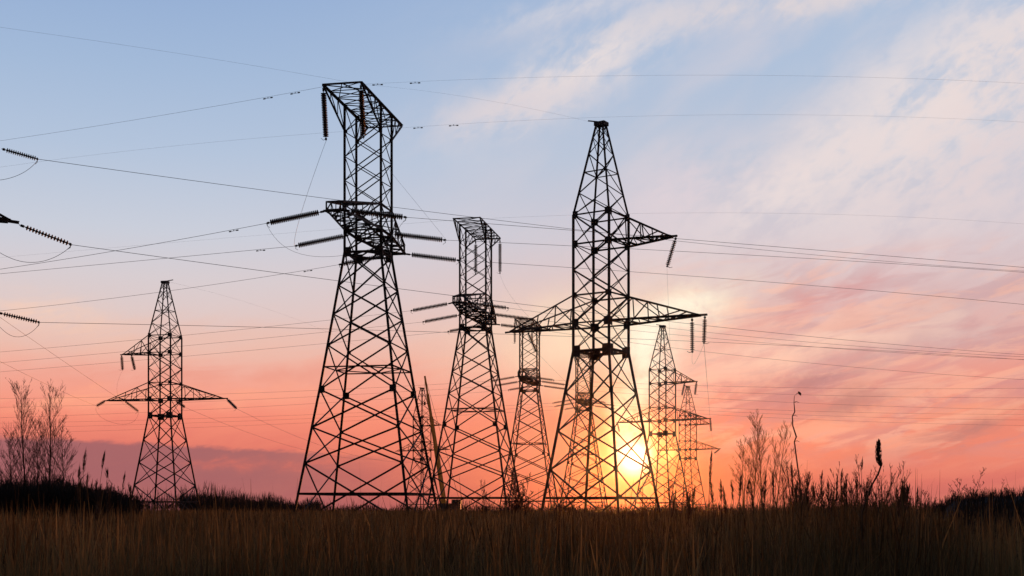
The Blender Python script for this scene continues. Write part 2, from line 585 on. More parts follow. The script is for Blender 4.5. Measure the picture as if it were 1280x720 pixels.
def make_anchor_pylon():
    root = empty('anchor_pylon')
    a = 1.75
    lv = [0, 5.7, 9.0, 12.5, 16.6, 19.5, 22.2, 25.36]
    sv_ = [25.36, 27.35, 29.7, 32.0, 34.2, 36.5, 38.9]
    legs(root, hwA, [0, 12.52, 25.36, 38.95], 0.235,
         [(12.5, 0.55), (25.36, 0.74), (27.35, 0.55), (9.0, 0.3), (5.7, 0.3), (16.6, 0.3), (38.8, 0.3), (36.5, 0.3), (29.7, 0.3)], 0.5)
    for f in range(4):
        mb = MB()
        for i, (z0, z1) in enumerate(zip(lv[:-1], lv[1:])):
            x_panel(mb, hwA, z0, z1, f, 0.15 if i < 3 else 0.13)
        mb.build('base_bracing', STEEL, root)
        mb = MB()
        for z0, z1 in zip(sv_[:-1], sv_[1:]):
            x_panel(mb, hwA, z0, z1, f, 0.085 if z0 > 29 else 0.12, False)
        mb.build('shaft_bracing', STEEL, root)
    ring(hwA, 2.94, 0.21, False).build('base_frame', STEEL, root)
    ring(hwA, 14.6, 0.12).build('diaphragm', STEEL, root)
    w = ring(hwA, 25.36, 0.2)
    wf = w.build('waist_frame', STEEL, root)
    # middle crossarms
    for sx in (-1, 1):
        mb = MB()
        tips = []
        for sy in (-1, 1):
            tip = (sx * 9.72, sy * 0.75, 27.35)
            tipt = (sx * 9.72, sy * 0.75, 28.1)
            rb = (sx * a, sy * a, 27.35)
            rt = (sx * a, sy * a, 29.7)
            mb.bar(rb, tip, 0.2)
            mb.bar(rt, tipt, 0.15)
            mb.bar(tip, tipt, 0.14)
            tips.append((tip, tipt, rb, rt))
        (t0, tt0, rb0, rt0), (t1, tt1, rb1, rt1) = tips
        mb.bar(t0, t1, 0.24)
        mb.bar(tt0, tt1, 0.14)
        arm = mb.build('crossarm', STEEL, root)
        br = MB()
        lace(br, rb0, t0, rb1, t1, 4, 0.10, True, True)
        lace(br, rb0, t0, rt0, tt0, 4, 0.085, True)
        lace(br, rb1, t1, rt1, tt1, 4, 0.085, True)
        lace(br, rt0, tt0, rt1, tt1, 4, 0.075, True)
        br.build('arm_bracing', STEEL, arm)
        pl = MB()
        pl.box((sx * 9.72, 0, 27.3), (0.28, 0.95, 0.05))
        pl.box((sx * 9.5, 0.75, 27.4), (0.35, 0.03, 0.22))
        pl.box((sx * 9.5, -0.75, 27.4), (0.35, 0.03, 0.22))
        pl.build('hanger_plate', STEEL, arm)
    mb = MB()
    for sy in (-1, 1):
        mb.bar((-a, sy * a, 27.35), (a, sy * a, 27.35), 0.2)
        mb.bar((sy * a, -a, 27.35), (sy * a, a, 27.35), 0.16)
    mb.bar((-a, -a, 27.35), (a, a, 27.35), 0.12)
    mb.bar((-a, a, 27.31), (a, -a, 27.31), 0.12)
    mb.build('platform_frame', STEEL, root)
    ring(hwA, 29.7, 0.13, False).build('arm_tie_frame', STEEL, root)
    # top beam
    mb = MB()
    n, nz = -7.82, 5.28
    for sy in (-1, 1):
        mb.bar((n, sy * a, 38.9), (nz, sy * a, 38.9), 0.2)
        for e, s in ((n, -1), (nz, 1)):
            mb.bar((e, sy * a, 38.9), (s * a, sy * a, 36.5), 0.13)
    mb.bar((n, -a, 38.9), (n, a, 38.9), 0.17)
    mb.bar((nz, -a, 38.9), (nz, a, 38.9), 0.13)
    beam = mb.build('top_beam', STEEL, root)
    br = MB()
    k = 7
    for i in range(k):
        x0, x1 = n + (nz - n) * i / k, n + (nz - n) * (i + 1) / k
        br.bar((x0, -a, 38.9), (x1, a, 38.9), 0.075)
        br.bar((x0, a, 38.86), (x1, -a, 38.86), 0.075)
        if i:
            br.bar((x0, -a, 38.92), (x0, a, 38.92), 0.075)
    for sy in (-1, 1):
        for e, s in ((n, -1), (nz, 1)):
            A0, A1 = (e, sy * a, 38.9), (s * a, sy * a, 38.9)
            B1 = (s * a, sy * a, 36.5)
            for t0, t1 in ((0.33, 0.33), (0.66, 0.66)):
                br.bar(lerp(A0, A1, t0), lerp(A0, B1, t1), 0.07)
            br.bar(lerp(A0, A1, 0.33), lerp(A0, B1, 0.66), 0.07)
            br.bar(lerp(A0, A1, 0.66), lerp(A0, B1, 1.0), 0.07)
    br.bar((n, 0, 38.9), (n * 0.45, a, 38.9), 0.08)
    br.bar((n, 0, 38.9), (n * 0.45, -a, 38.9), 0.08)
    br.build('beam_bracing', STEEL, beam)
    return root

# --- pointed pylon: one upper arm (+X), two lower arms along local X
def hwC(z):
    if z <= 15.05:
        return 3.9 - (3.9 - 1.74) * z / 15.05
    if z <= 26.7:
        return 1.74
    return 1.74 - (1.74 - 0.3) * (z - 26.7) / (34.6 - 26.7)

def make_pointed_pylon():
    root = empty('pointed_pylon')
    a = 1.74
    legs(root, hwC, [0, 15.05, 26.7], 0.20,
         [(15.05, 0.78), (17.45, 0.6), (24.2, 0.5), (26.7, 0.5), (19.83, 0.4), (4.9, 0.3), (8.2, 0.28), (11.5, 0.28)], 0.5)
    lv = [0, 4.9, 8.2, 11.5, 15.05]
    sv_ = [15.05, 17.45, 19.83, 22.0, 24.2, 26.7]
    for f in range(4):
        mb = MB()
        for i, (z0, z1) in enumerate(zip(lv[:-1], lv[1:])):
            x_panel(mb, hwC, z0, z1, f, 0.13 if i < 2 else 0.11)
        mb.build('base_bracing', STEEL, root)
        mb = MB()
        for i, (z0, z1) in enumerate(zip(sv_[:-1], sv_[1:])):
            if f % 2 == 0:
                z_panel(mb, hwC, z0, z1, f, 0.13, (i + f // 2) % 2 == 0, i in (0, 1, 3, 4))
                z_panel(mb, hwC, z0, z1, f, 0.07, (i + f // 2) % 2 == 1)
            else:
                x_panel(mb, hwC, z0, z1, f, 0.085, i in (0, 1, 3, 4))
        mb.build('shaft_bracing', STEEL, root)
    ring(hwC, 2.5, 0.19, False).build('base_frame', STEEL, root)
    ring(hwC, 15.05, 0.2).build('waist_frame', STEEL, root)
    # pointed top
    mb = MB()
    for cx, cy in CORN:
        mb.bar((cx * a, cy * a, 26.7), (cx * 0.3, cy * 0.3, 34.6), 0.15)
    mb.box((0, 0, 34.62), (0.5, 0.42, 0.16))
    pk = mb.build('peak', STEEL, root)
    br = MB()
    pv = [26.7, 28.6, 30.4, 32.0, 33.4, 34.5]
    for f in range(4):
        for i, (z0, z1) in enumerate(zip(pv[:-1], pv[1:])):
            if i < 3:
                z_panel(br, hwC, z0, z1, f, 0.085, (i + f) % 2 == 0, i == 1)
                if i == 0:
                    z_panel(br, hwC, z0, z1, f, 0.07, f % 2 == 1)
            else:
                x_panel(br, hwC, z0, z1, f, 0.06)
    br.build('peak_bracing', STEEL, pk)
    hn = MB()
    hn.bar((0.3, 0, 34.72), (-1.1, -0.35, 35.0), 0.11)
    hn.build('earth_wire_horn', STEEL, pk)
    # crossarms
    for sx, L, zb, zt, nn in ((1, 9.8, 17.45, 19.83, 5), (-1, 9.8, 17.45, 19.83, 5), (1, 7.1, 24.2, 26.7, 4)):
        mb = MB()
        rb = [(sx * a, s * a, zb) for s in (-1, 1)]
        rt = [(sx * a, s * a, zt) for s in (-1, 1)]
        L1 = L * 0.94
        tb = [(sx * L1, s * 0.28, zb + 0.02) for s in (-1, 1)]
        tt = [(sx * L1 * 0.9, s * 0.42, zb + 0.32) for s in (-1, 1)]
        for i in (0, 1):
            mb.bar(rb[i], tb[i], 0.17)
            mb.bar(rt[i], tt[i], 0.13)
            mb.bar(tt[i], tb[i], 0.12)
        mb.bar(tb[0], tb[1], 0.14)
        mb.bar((sx * L1 * 0.86, 0, zb + 0.05), (sx * (L + 0.1), 0, zb), 0.16)
        arm = mb.build('crossarm', STEEL, root)
        br = MB()
        lace(br, rb[0], tb[0], rb[1], tb[1], nn + 1, 0.085, True, False)
        for i in (0, 1):
            A0, A1, B0, B1 = rb[i], tb[i], rt[i], tt[i]
            lace(br, A0, lerp(A0, A1, 0.86), B0, lerp(B0, B1, 0.93), 3, 0.085, True)
        br.build('arm_bracing', STEEL, arm)
    return root

def wpt(t, x, y, z):
    """point of a pylon's own frame -> scene"""
    r = t.rotation_euler.z
    c, s = math.cos(r), math.sin(r)
    return Vector((t.location.x + x * c - y * s, t.location.y + x * s + y * c, t.location.z + z))

anchor0 = make_anchor_pylon()
APY = {}
def put_anchor(key, X, D, th, flip, label, first=False):
    o = anchor0 if first else copy_tree(anchor0)
    o.location = (X, D, 0)
    o.rotation_euler = (0, 0, R(th + (180 if flip else 0)))
    tag(o, label, 'pylon', 'lattice pylons with a flat top beam')
    APY[key] = (o, th, flip)
    return o
put_anchor('A', -13.44, 120, 79, False, 'tallest dark steel lattice pylon with flat top beam, left of centre', True)
put_anchor('B', -4.84, 169.8, 79, True, 'middle sized flat topped lattice pylon between the tallest one and the large pointed one')
put_anchor('E', 3.6, 260, 80, False, 'small hazy flat topped lattice pylon behind the left arm of the large pointed pylon')
put_anchor('E2', 17.6, 313, 79, False, 'farthest flat topped lattice pylon, seen through the legs of the large pointed pylon')

pointed0 = make_pointed_pylon()
PPY = {}
def put_pointed(key, X, D, rot, label, first=False):
    o = pointed0 if first else copy_tree(pointed0)
    o.location = (X, D, 0)
    o.rotation_euler = (0, 0, R(rot))
    tag(o, label, 'pylon', 'pointed lattice pylons with side arms')
    PPY[key] = o
    return o
put_pointed('C', 7.67, 110, -33.3, 'largest pointed lattice pylon with wide arms, standing right in front of the sun', True)
put_pointed('D', -50.76, 187.3, 167.5, 'lone pointed lattice pylon at the left with its upper arm pointing left')
put_pointed('F', 27.4, 233, -37, 'pale pointed lattice pylon just right of the sun')
put_pointed('G', 48.1, 350, -36.5, 'smallest pointed lattice pylon, far off at the right end of the pylon row')
put_pointed('H', -24.9, 354.5, -36.5, 'tiny far pointed lattice pylon behind the right legs of the tallest pylon')

# ------------------------------------------------------------------ insulator strings
def make_string(n, length, r):
    """disc insulator string along local +X, hung from the origin"""
    root = empty('insulator_string')
    d = MB()
    l0, l1 = 0.12 * length, 0.93 * length
    prof = [(l0, 0.05)]
    st = (l1 - l0) / n
    for i in range(n):
        x = l0 + i * st
        prof += [(x + st * 0.22, 0.05), (x + st * 0.40, r * 0.92), (x + st * 0.52, r), (x + st * 0.78, 0.14), (x + st * 0.88, 0.06)]
    prof += [(l1, 0.05)]
    d.lathe(prof, 10)
    d.build('disc_stack', PORC, root)
    for x0, x1 in ((0, l0), (l1, length)):
        f = MB()
        f.tube([(x0, 0, 0), (x1, 0, 0)], 0.035, 6)
        f.box(((x0 + x1) / 2, 0, 0), (abs(x1 - x0) * 0.28, 0.03, 0.09))
        f.build('end_fitting', STEEL, root)
    h = MB()
    h.tube([(length * 0.97, 0, 0), (length * 0.985, 0, -0.25), (length * 0.95, 0, -0.42)], 0.025, 5)
    h.build('arcing_horn', STEEL, root)
    root['len'] = length
    return root

proto_long = make_string(26, 5.2, 0.265)
proto_short = make_string(14, 2.6, 0.19)
used = set()
def hang(proto, P, Q, label, group, fat=1.0):
    key = 'long' if proto is proto_long else 'short'
    o = copy_tree(proto) if key in used else proto
    used.add(key)
    P, Q = Vector(P), Vector(Q)
    d = Q - P
    o.location = P
    o.rotation_mode = 'XYZ'
    dn = d.normalized()
    o.rotation_euler = (0, -math.asin(max(-1, min(1, dn.z))), math.atan2(dn.y, dn.x))
    k = d.length / (5.2 if key == 'long' else 2.6)
    o.scale = (k, fat, fat)
    tag(o, label, 'insulator', group)
    return Q

ENDS = {}
NAME = {'A': 'the tallest flat topped pylon', 'B': 'the middle sized flat topped pylon',
        'E': 'the small hazy flat topped pylon', 'E2': 'the farthest flat topped pylon'}
for key in ('A', 'B', 'E', 'E2'):
    t, th, flip = APY[key]
    fl = -1 if flip else 1
    u = Vector((math.cos(R(th)), math.sin(R(th)), 0))
    v = Vector((math.sin(R(th)), -math.cos(R(th)), 0))
    base = Vector(t.location)
    for ph, (lu, hwid) in (('nearest', (-9.72, 0.8)), ('middle', (0.0, 1.85)), ('farthest', (9.72, 0.8))):
        for side, sname in ((-1, 'left'), (1, 'right')):
            P = base + u * lu + v * (side * hwid) + Vector((0, 0, 27.3))
            L = 5.6 if side < 0 else 5.8
            Q = P + v * (side * L * 0.978) + Vector((0, 0, -L * 0.15))
            hang(proto_long, P, Q, '%s long insulator string on the %s side of %s' % (ph, sname, NAME[key]),
                 'long horizontal insulator strings on the flat topped pylons')
            ENDS[key, ph, side] = Q
# hanging strings under the top beams
def topc(key, x, y):
    return wpt(APY[key][0], x, y, 38.75)
HANG = {}
for key, nm in (('A', 'the tallest flat topped pylon'), ('B', 'the middle sized flat topped pylon'), ('E', 'the small hazy flat topped pylon')):
    for y, w in ((1.72, 'outer left'), (-1.72, 'outer right')):
        P = topc(key, -7.8, y)
        if key == 'B':
            w = 'far right' if y > 0 else 'inner'
        Q = P + Vector((0.25 if key == 'A' else 0.0, 0, -4.8))
        HANG[key, y > 0] = hang(proto_long, P, Q, '%s insulator string hanging from the top beam of %s' % (w, nm),
                                'insulator strings hanging from top beams')

C, Dp, Fp, Gp = PPY['C'], PPY['D'], PPY['F'], PPY['G']
def short(t, x, y, z, dvec, label, group):
    P = wpt(t, x, y, z)
    return hang(proto_short, P, P + Vector(dvec), label, group, 1.0 if t is C else 1.35)
gC = 'insulator strings on the large pointed pylon'
c_tip = short(C, 9.7, 0, 17.35, (-0.08, 0, -2.3), 'stubby dark insulator string at the right lower arm tip of the largest pointed pylon', gC)
c_bead = short(C, 8.5, 0.1, 17.3, (0.02, 0, -2.9), 'straight beaded insulator string just inside the right arm tip of the largest pointed pylon', gC)
c_up = short(C, 7.1, 0, 24.1, (-0.75, 0.1, -2.5), 'slanting insulator string under the upper arm tip of the largest pointed pylon', gC)
c_left = short(C, -7.6, 0.2, 17.3, (0.75, 0.2, -1.7), 'slanting insulator string below the left lower arm of the largest pointed pylon', gC)
gD = 'insulator strings on the lone left pylon'
d1 = short(Dp, 7.0, 0, 24.1, (0.15, 0, -2.2), 'outer string hanging from the upper arm tip of the lone left pylon', gD)
d2 = short(Dp, 5.4, 0, 24.1, (0.5, 0, -2.2), 'inner string hanging from the upper arm of the lone left pylon', gD)
d3 = short(Dp, 9.7, 0, 17.4, (-1.1, -0.4, -0.75), 'string slanting off the left lower arm tip of the lone left pylon', gD)
d4 = short(Dp, 6.4, 0, 17.3, (1.7, 0.8, -1.4), 'string slanting down below the left arm of the lone left pylon', gD)
d5 = short(Dp, -1.9, 0.4, 17.2, (1.2, 0.6, -0.9), 'string beside the body of the lone left pylon, below its right arm root', gD)
d6 = short(Dp, -9.7, 0, 17.4, (1.3, 0.8, -1.4), 'string slanting off the right lower arm tip of the lone left pylon', gD)
gF = 'insulator strings on the far pointed pylons'
f1 = short(Fp, 7.0, 0, 24.1, (-0.3, 0, -2.3), 'string at the upper arm tip of the pale pylon right of the sun', gF)
f2 = short(Fp, 4.6, 0, 24.1, (-0.5, 0, -2.3), 'inner string under the upper arm of the pale pylon right of the sun', gF)
f3 = short(Fp, 9.7, 0, 17.4, (0.2, 0, -2.2), 'string at the right lower arm tip of the pale pylon right of the sun', gF)
f4 = short(Fp, -9.7, 0, 17.4, (0.4, 0, -1.6), 'string at the left lower arm tip of the pale pylon, just above the sun', gF)
g1 = short(Gp, 9.7, 0, 17.4, (-1.5, 0, -1.2), 'string at the right lower arm tip of the smallest pointed pylon', gF)

# left edge: strings whose pylon stands outside the frame
L1 = hang(proto_short, at(2, 186, 95), at(48, 199, 96), 'upper dark insulator string at the left edge of the frame', 'insulator strings at the left edge')
L2 = hang(proto_short, at(24, 281, 90), at(90, 306, 91), 'middle insulator string at the left edge, below an arm tip', 'insulator strings at the left edge')
L3 = hang(proto_short, at(-2, 391, 100), at(50, 403, 101), 'lowest insulator string at the left edge of the frame', 'insulator strings at the left edge')
def edge_arm():
    """tip of the arm of the pylon beyond the left edge, with the pylon itself"""
    o = copy_tree(pointed0)
    tip = at(24, 278, 90)
    rot = R(35)
    c, s = math.cos(rot), math.sin(rot)
    o.location = (tip.x - 9.9 * c, tip.y - 9.9 * s, tip.z - 17.45)
    o.location.z = 0
    o.scale = (1, 1, tip.z / 17.45)
    o.rotation_euler = (0, 0, rot)
    tag(o, 'pylon beyond the left edge, only the dark tip of its arm in view', 'pylon', 'pointed lattice pylons with side arms')
    up = wpt(o, 7.0, 0, 24.1 * o.scale.z)
    return o
edge = edge_arm()

# ------------------------------------------------------------------ wires
def sag_pts(P, n=40):
    """a hanging wire: straight in plan, parabola in height fitted to the points"""
    P = [Vector(p) for p in P]
    A, B = P[0], P[-1]
    ch = Vector((B.x - A.x, B.y - A.y))
    num = den = 0.0
    for p in P[1:-1]:
        # where the sight line through p meets the wire's vertical plane
        k0 = p.x / p.y
        dn = ch.x - k0 * ch.y
        if abs(dn) < 1e-6:
            continue
        t = (k0 * A.y - A.x) / dn
        if not 0.02 < t < 0.98:
            continue
        y = A.y + ch.y * t
        zr = EYE + (p.z - EYE) * y / p.y
        k = t * (1 - t)
        num += k * (A.z + (B.z - A.z) * t - zr)
        den += k * k
    sag = num / den if den else 0.0
    out = []
    for i in range(n + 1):
        t = i / n
        q = A.lerp(B, t)
        q.z -= sag * t * (1 - t)
        out.append(q)
    return out

def curve_pts(P, n=28):
    """smooth curve through the given points (quadratic through 3, straight sag through 2)"""
    P = [Vector(p) for p in P]
    if len(P) == 2:
        return [P[0].lerp(P[1], i / n) for i in range(n + 1)]
    # parameter from chord length
    t = [0.0]
    for a, b in zip(P[:-1], P[1:]):
        t.append(t[-1] + (b - a).length)
    t = [x / t[-1] for x in t]
    out = []
    for i in range(n + 1):
        s = i / n
        q = Vector((0, 0, 0))
        for j, pj in enumerate(P):
            w = 1.0
            for k in range(len(P)):
                if k != j:
                    w *= (s - t[k]) / (t[j] - t[k])
            q += pj * w
        out.append(q)
    return out

def wire(P, r, label, group, cat='cable', name='power_line', dampers=()):
    pts = curve_pts(P) if name == 'jumper_wire' else sag_pts(P)
    mb = MB()
    mb.tube(pts, r, 5)
    o = mb.build(name, WIRE)
    tag(o, label, cat, group)
    for s in dampers:
        i = max(1, min(len(pts) - 2, int(s * (len(pts) - 1))))
        f = s * (len(pts) - 1) - i
        c = pts[i].lerp(pts[i + 1], f)
        d = (pts[i + 1] - pts[i]).normalized()
        m = MB()
        dz = Vector((0, 0, -0.12))
        m.tube([c + d * -0.4 + dz, c + d * 0.4 + dz], 0.018, 5)
        m.tube([c, c + dz], 0.03, 5)
        for e in (-1, 1):
            m.tube([c + d * (e * 0.26) + dz, c + d * (e * 0.46) + dz], 0.055, 6)
        m.build('vibration_damper', STEEL, o)
    return o

gA = 'conductors of the tallest pylon'
wire([ENDS['A', 'nearest', -1], at(200, 303, 116), at(0, 337, 121), at(-260, 370, 128)], 0.0195, 'conductor running left from the nearest string of the tallest pylon', gA, dampers=(0.06,))
wire([ENDS['A', 'middle', -1], at(200, 321, 125), at(0, 344, 130), at(-260, 366, 137)], 0.0184, 'conductor running left from the middle string of the tallest pylon', gA, dampers=(0.06,))
wire([ENDS['A', 'farthest', -1], at(250, 359, 134), at(20, 386, 139), at(-260, 408, 146)], 0.0172, 'conductor running left from the farthest string of the tallest pylon', gA, dampers=(0.05,))
wire([ENDS['A', 'nearest', 1], at(712, 290, 111), at(1000, 309, 118), at(1280, 335, 126), at(1450, 349, 131)], 0.0184, 'conductor running right from the nearest string of the tallest pylon', gA)
wire([ENDS['A', 'middle', 1], at(712, 308, 120), at(1000, 321, 126), at(1280, 342, 134), at(1450, 353, 139)], 0.0178, 'conductor running right from the middle string of the tallest pylon', gA)
wire([ENDS['A', 'farthest', 1], at(712, 338, 131), at(1000, 353, 136), at(1280, 382, 144), at(1450, 398, 149)], 0.0184, 'conductor running right from the farthest string of the tallest pylon', gA)

gT = 'earth wires on the top beam of the tallest pylon'
La, Ra = wpt(APY['A'][0], -7.82, 1.75, 38.7), wpt(APY['A'][0], -7.82, -1.75, 38.7)
La2, Ra2 = wpt(APY['A'][0], 5.28, 1.75, 38.7), wpt(APY['A'][0], 5.28, -1.75, 38.7)
wire([La, at(360, 124, 113.5), at(150, 151, 119), at(0, 176, 124), at(-200, 203, 130)], 0.0107, 'thin wire running left from the left end of the tallest top beam', gT, dampers=(0.05, 0.1))
wire([La2, at(200, 183, 130), at(100, 197, 133), at(-100, 224, 138)], 0.0062, 'faint wire running left from behind the tallest top beam', gT)
wire([Ra, at(250, 68, 104), at(0, 38, 96), at(-200, 8, 90)], 0.0062, 'thin wire rising to the upper left corner from the tallest pylon', gT)
wire([Ra, at(640, 100, 112), at(900, 92, 112), at(1280, 105, 115), at(1450, 115, 117)], 0.0056, 'faint wire running right from the highest corner of the tallest top beam', gT, dampers=(0.02, 0.065))
wire([Ra2, at(640, 149, 126), at(950, 143, 127), at(1280, 155, 129), at(1450, 165, 131)], 0.0056, 'faint wire running right from the far corner of the tallest top beam', gT, dampers=(0.02, 0.065))
wire([Ra, at(582, 121, 110), wpt(C, -1.1, -0.35, 34.95)], 0.0043, 'very thin wire from the tallest top beam to the tip of the largest pointed pylon', gT)

gL = 'conductors from the left edge strings'
wire([L1, at(250, 223, 112), at(505, 262, 135), at(700, 288, 152), at(860, 300, 165), at(1300, 340, 200)], 0.0195, 'dark conductor sloping down right from the upper left edge string', gL)
wire([L2, at(420, 352, 125), at(900, 411, 165), at(1280, 441, 200), at(1450, 452, 215)], 0.0190, 'conductor sloping down right from the middle left edge string', gL)
wire([L3, at(410, 414, 130), at(880, 424, 165), at(1280, 452, 200), at(1450, 464, 215)], 0.0184, 'nearly level conductor from the lowest left edge string', gL)
gJ = 'jumper loops'
wire([L1, at(32, 214, 95.6), at(0, 225, 95), at(-30, 222, 95)], 0.0172, 'slack jumper loop below the upper left edge string', gJ, name='jumper_wire')
wire([L2, at(75, 318, 90.6), at(38, 328, 90), at(0, 316, 90), at(-30, 300, 90)], 0.0172, 'slack jumper loop below the middle left edge string', gJ, name='jumper_wire')
wire([L3, at(38, 416, 100.6), at(20, 421, 100), at(0, 409, 100), at(-20, 398, 100)], 0.0159, 'slack jumper loop below the lowest left edge string', gJ, name='jumper_wire')
# jumpers of the tallest pylon
HA0, HA1 = HANG['A', True], HANG['A', False]
nA = ENDS['A', 'nearest', -1]; mA = ENDS['A', 'middle', -1]
wire([HA0, at(380, 255, 113.6), mA], 0.0134, 'jumper from the left hanging string down to the middle left string', gJ, name='jumper_wire')
wire([nA, at(360, 311, 114), at(405, 321, 116), at(450, 315, 116), at(490, 296, 113), ENDS['A', 'nearest', 1]], 0.0134, 'jumper loop under the nearest arm of the tallest pylon', gJ, name='jumper_wire')
wire([HA1, at(505, 235, 116), ENDS['A', 'middle', 1]], 0.0085, 'jumper from the inner hanging string down to the middle right string', gJ, name='jumper_wire')
# middle sized pylon
gB = 'conductors of the middle sized flat topped pylon'
for ph, pts1, pts2 in (('nearest', [(300, 412, 168), (0, 440, 176), (-200, 455, 181)], [(800, 412, 158), (1280, 441, 168), (1450, 452, 172)]),
                       ('middle', [(300, 424, 178), (0, 455, 186), (-200, 470, 191)], [(800, 420, 168), (1280, 445, 176), (1450, 455, 180)]),
                       ('farthest', [(300, 438, 188), (0, 466, 196), (-200, 480, 201)], [(800, 436, 178), (1280, 470, 186), (1450, 482, 190)])):
    wire([ENDS['B', ph, -1]] + [at(*p) for p in pts1], 0.0165, 'faint conductor left from the %s string of the middle sized flat topped pylon' % ph, gB)
    wire([ENDS['B', ph, 1]] + [at(*p) for p in pts2], 0.0165, 'faint conductor right from the %s string of the middle sized flat topped pylon' % ph, gB)
TB = APY['B'][0]
wire([wpt(TB, 5.28, -1.75, 38.7), at(400, 288, 170), at(0, 322, 180)], 0.0068, 'thin wire running left from the top beam of the middle sized flat topped pylon', gB)
wire([wpt(TB, 5.28, 1.75, 38.7), at(900, 266, 168), at(1280, 280, 174)], 0.0068, 'thin wire running right from the top beam of the middle sized flat topped pylon', gB)
wire([HANG['B', True], at(640, 372, 172), ENDS['B', 'middle', 1]], 0.0085, 'jumper from the right hanging string of the middle sized flat topped pylon', gJ, name='jumper_wire')
# far lines
gE = 'far conductors near the horizon'
for key, ph, l_, r_ in (('E', 'nearest', (0, 497, 268), (1280, 484, 255)), ('E', 'middle', (0, 508, 278), (1280, 496, 265)),
                        ('E', 'farthest', (0, 521, 288), (1280, 511, 275)), ('E2', 'nearest', (0, 528, 321), (1280, 517, 305)),
                        ('E2', 'middle', (0, 534, 331), (1280, 524, 315)), ('E2', 'farthest', (0, 541, 341), (1280, 531, 325))):
    for side, e, w in ((-1, l_, 'left'), (1, r_, 'right')):
        S = ENDS[key, ph, side]
        mid = S.lerp(at(*e), 0.5) + Vector((0, 0, -0.9))
        E_ = at(*e)
        wire([S, mid, E_, E_ + (E_ - S) * 0.25 + Vector((0, 0, 0.6))], 0.0184, 'faint conductor %s from the %s string of %s' % (w, ph, NAME[key]), gE)
# line of the lone left pylon
gDw = 'conductors of the lone left pylon'
wire([d4, at(60, 437, 160), at(0, 398, 140), at(-200, 255, 95)], 0.0159, 'conductor rising to the left from below the left arm of the lone left pylon', gDw)
wire([d3, at(60, 480, 165), at(0, 453, 145), at(-200, 340, 95)], 0.0159, 'conductor rising leftward from the left arm tip of the lone left pylon', gDw)
Hh = PPY['H']
wire([d5, at(300, 537, 240), wpt(Hh, -9.7, 0, 15.6)], 0.0172, 'conductor from the body of the lone left pylon to the tiny far pointed pylon', gDw)
wire([d6, at(360, 541, 250), wpt(Hh, 9.7, 0, 15.6)], 0.0172, 'conductor from the right arm tip of the lone left pylon to the tiny far one', gDw)
wire([d1, at(150, 500, 187.5), d4], 0.0085, 'jumper hanging below the upper arm of the lone left pylon', gJ, name='jumper_wire')
wire([d3, at(140, 528, 187), at(158, 530, 187.5), d4], 0.0134, 'slack loop under the left lower arm of the lone left pylon', gJ, name='jumper_wire')
wire([wpt(Dp, 0, 0, 34.8), at(420, 420, 260), wpt(Hh, 0, 0, 34.8)], 0.0068, 'earth wire from the tip of the lone left pylon to a tiny far one', gDw)
# line of the large pointed pylon
gCw = 'conductors of the large pointed pylon'
wire([c_tip, at(875, 480, 165), f3], 0.0147, 'conductor dropping from the right arm tip of the largest pointed pylon', gCw)
wire([c_bead, at(867, 455, 110), c_tip], 0.0076, 'V of wire between two strings at the right arm tip of the largest pointed pylon', gJ, name='jumper_wire')
wire([c_up, at(826, 372, 130), at(838, 440, 180), f2], 0.0068, 'thin wire from the upper arm string of the largest pointed pylon', gCw)
wire([c_left, at(700, 470, 150), f4], 0.0076, 'thin wire from the left arm string of the largest pointed pylon', gCw)
wire([f3, at(889, 562, 290), g1], 0.0134, 'wire between the right arm tips of the two far pylons by the sun', gCw)

# ------------------------------------------------------------------ far crane
def crane():
    D = 300.0
    root = empty('crawler_crane', at(562, HY, D) * 1.0)
    root.location.z = 0
    tag(root, 'far crane with a slender orange-lit boom leaning left between two lattice pylons', 'crane')
    b = MB()
    b.box((0, 0, 1.9), (2.6, 1.5, 0.7))
    b.box((1.6, 0, 3.0), (1.1, 1.4, 0.5))
    b.build('body', DARKM, root)
    c = MB()
    c.box((-1.6, -0.9, 3.1), (0.75, 0.55, 0.8))
    c.build('cab', BOOM_GLARE, root)
    for s in (-1, 1):
        t = MB()
        t.box((0, s * 1.6, 0.65), (2.8, 0.4, 0.4))
        for e in (-2.8, 2.8):
            ring_ = [(e + 0.4 * math.cos(x), s * 1.6, 0.65 + 0.4 * math.sin(x)) for x in np.linspace(0, 2 * math.pi, 9)]
            t.tube(ring_, 0.2, 5)
        t.build('track', DARKM, root)
    foot = Vector((-1.2, 0, 2.6))
    tip = at(531, 470, D) - Vector((root.location.x, root.location.y, 0))
    tip.y = 0
    m = MB()
    d = (tip - foot).normalized()
    side = Vector((0, 1, 0))
    n = d.cross(side).normalized()
    for t0, t1, w in ((0.0, 0.45, 0.55), (0.44, 0.68, 0.46), (0.67, 0.86, 0.34), (0.85, 1.0, 0.22)):
        vs = []
        for t in (t0, t1):
            c = foot.lerp(tip, t)
            vs += [c + n * w, c - side * w, c - n * w, c + side * w]
        m.add(vs, [(3, 2, 1, 0), (4, 5, 6, 7), (0, 1, 5, 4), (1, 2, 6, 5), (2, 3, 7, 6), (3, 0, 4, 7)])
    bo = m.build('boom', BOOM_GLARE, root)
    w = MB()
    w.tube([tip, (tip.x, 0, tip.z - 6.0)], 0.035, 5)
    w.box((tip.x, 0, tip.z - 6.4), (0.22, 0.14, 0.4))
    w.build('hook_line', STEEL, bo)
    w = MB()
    w.tube([tip, (2.2, 0, 3.6)], 0.04, 5)
    w.build('boom_stay', STEEL, root)
crane()

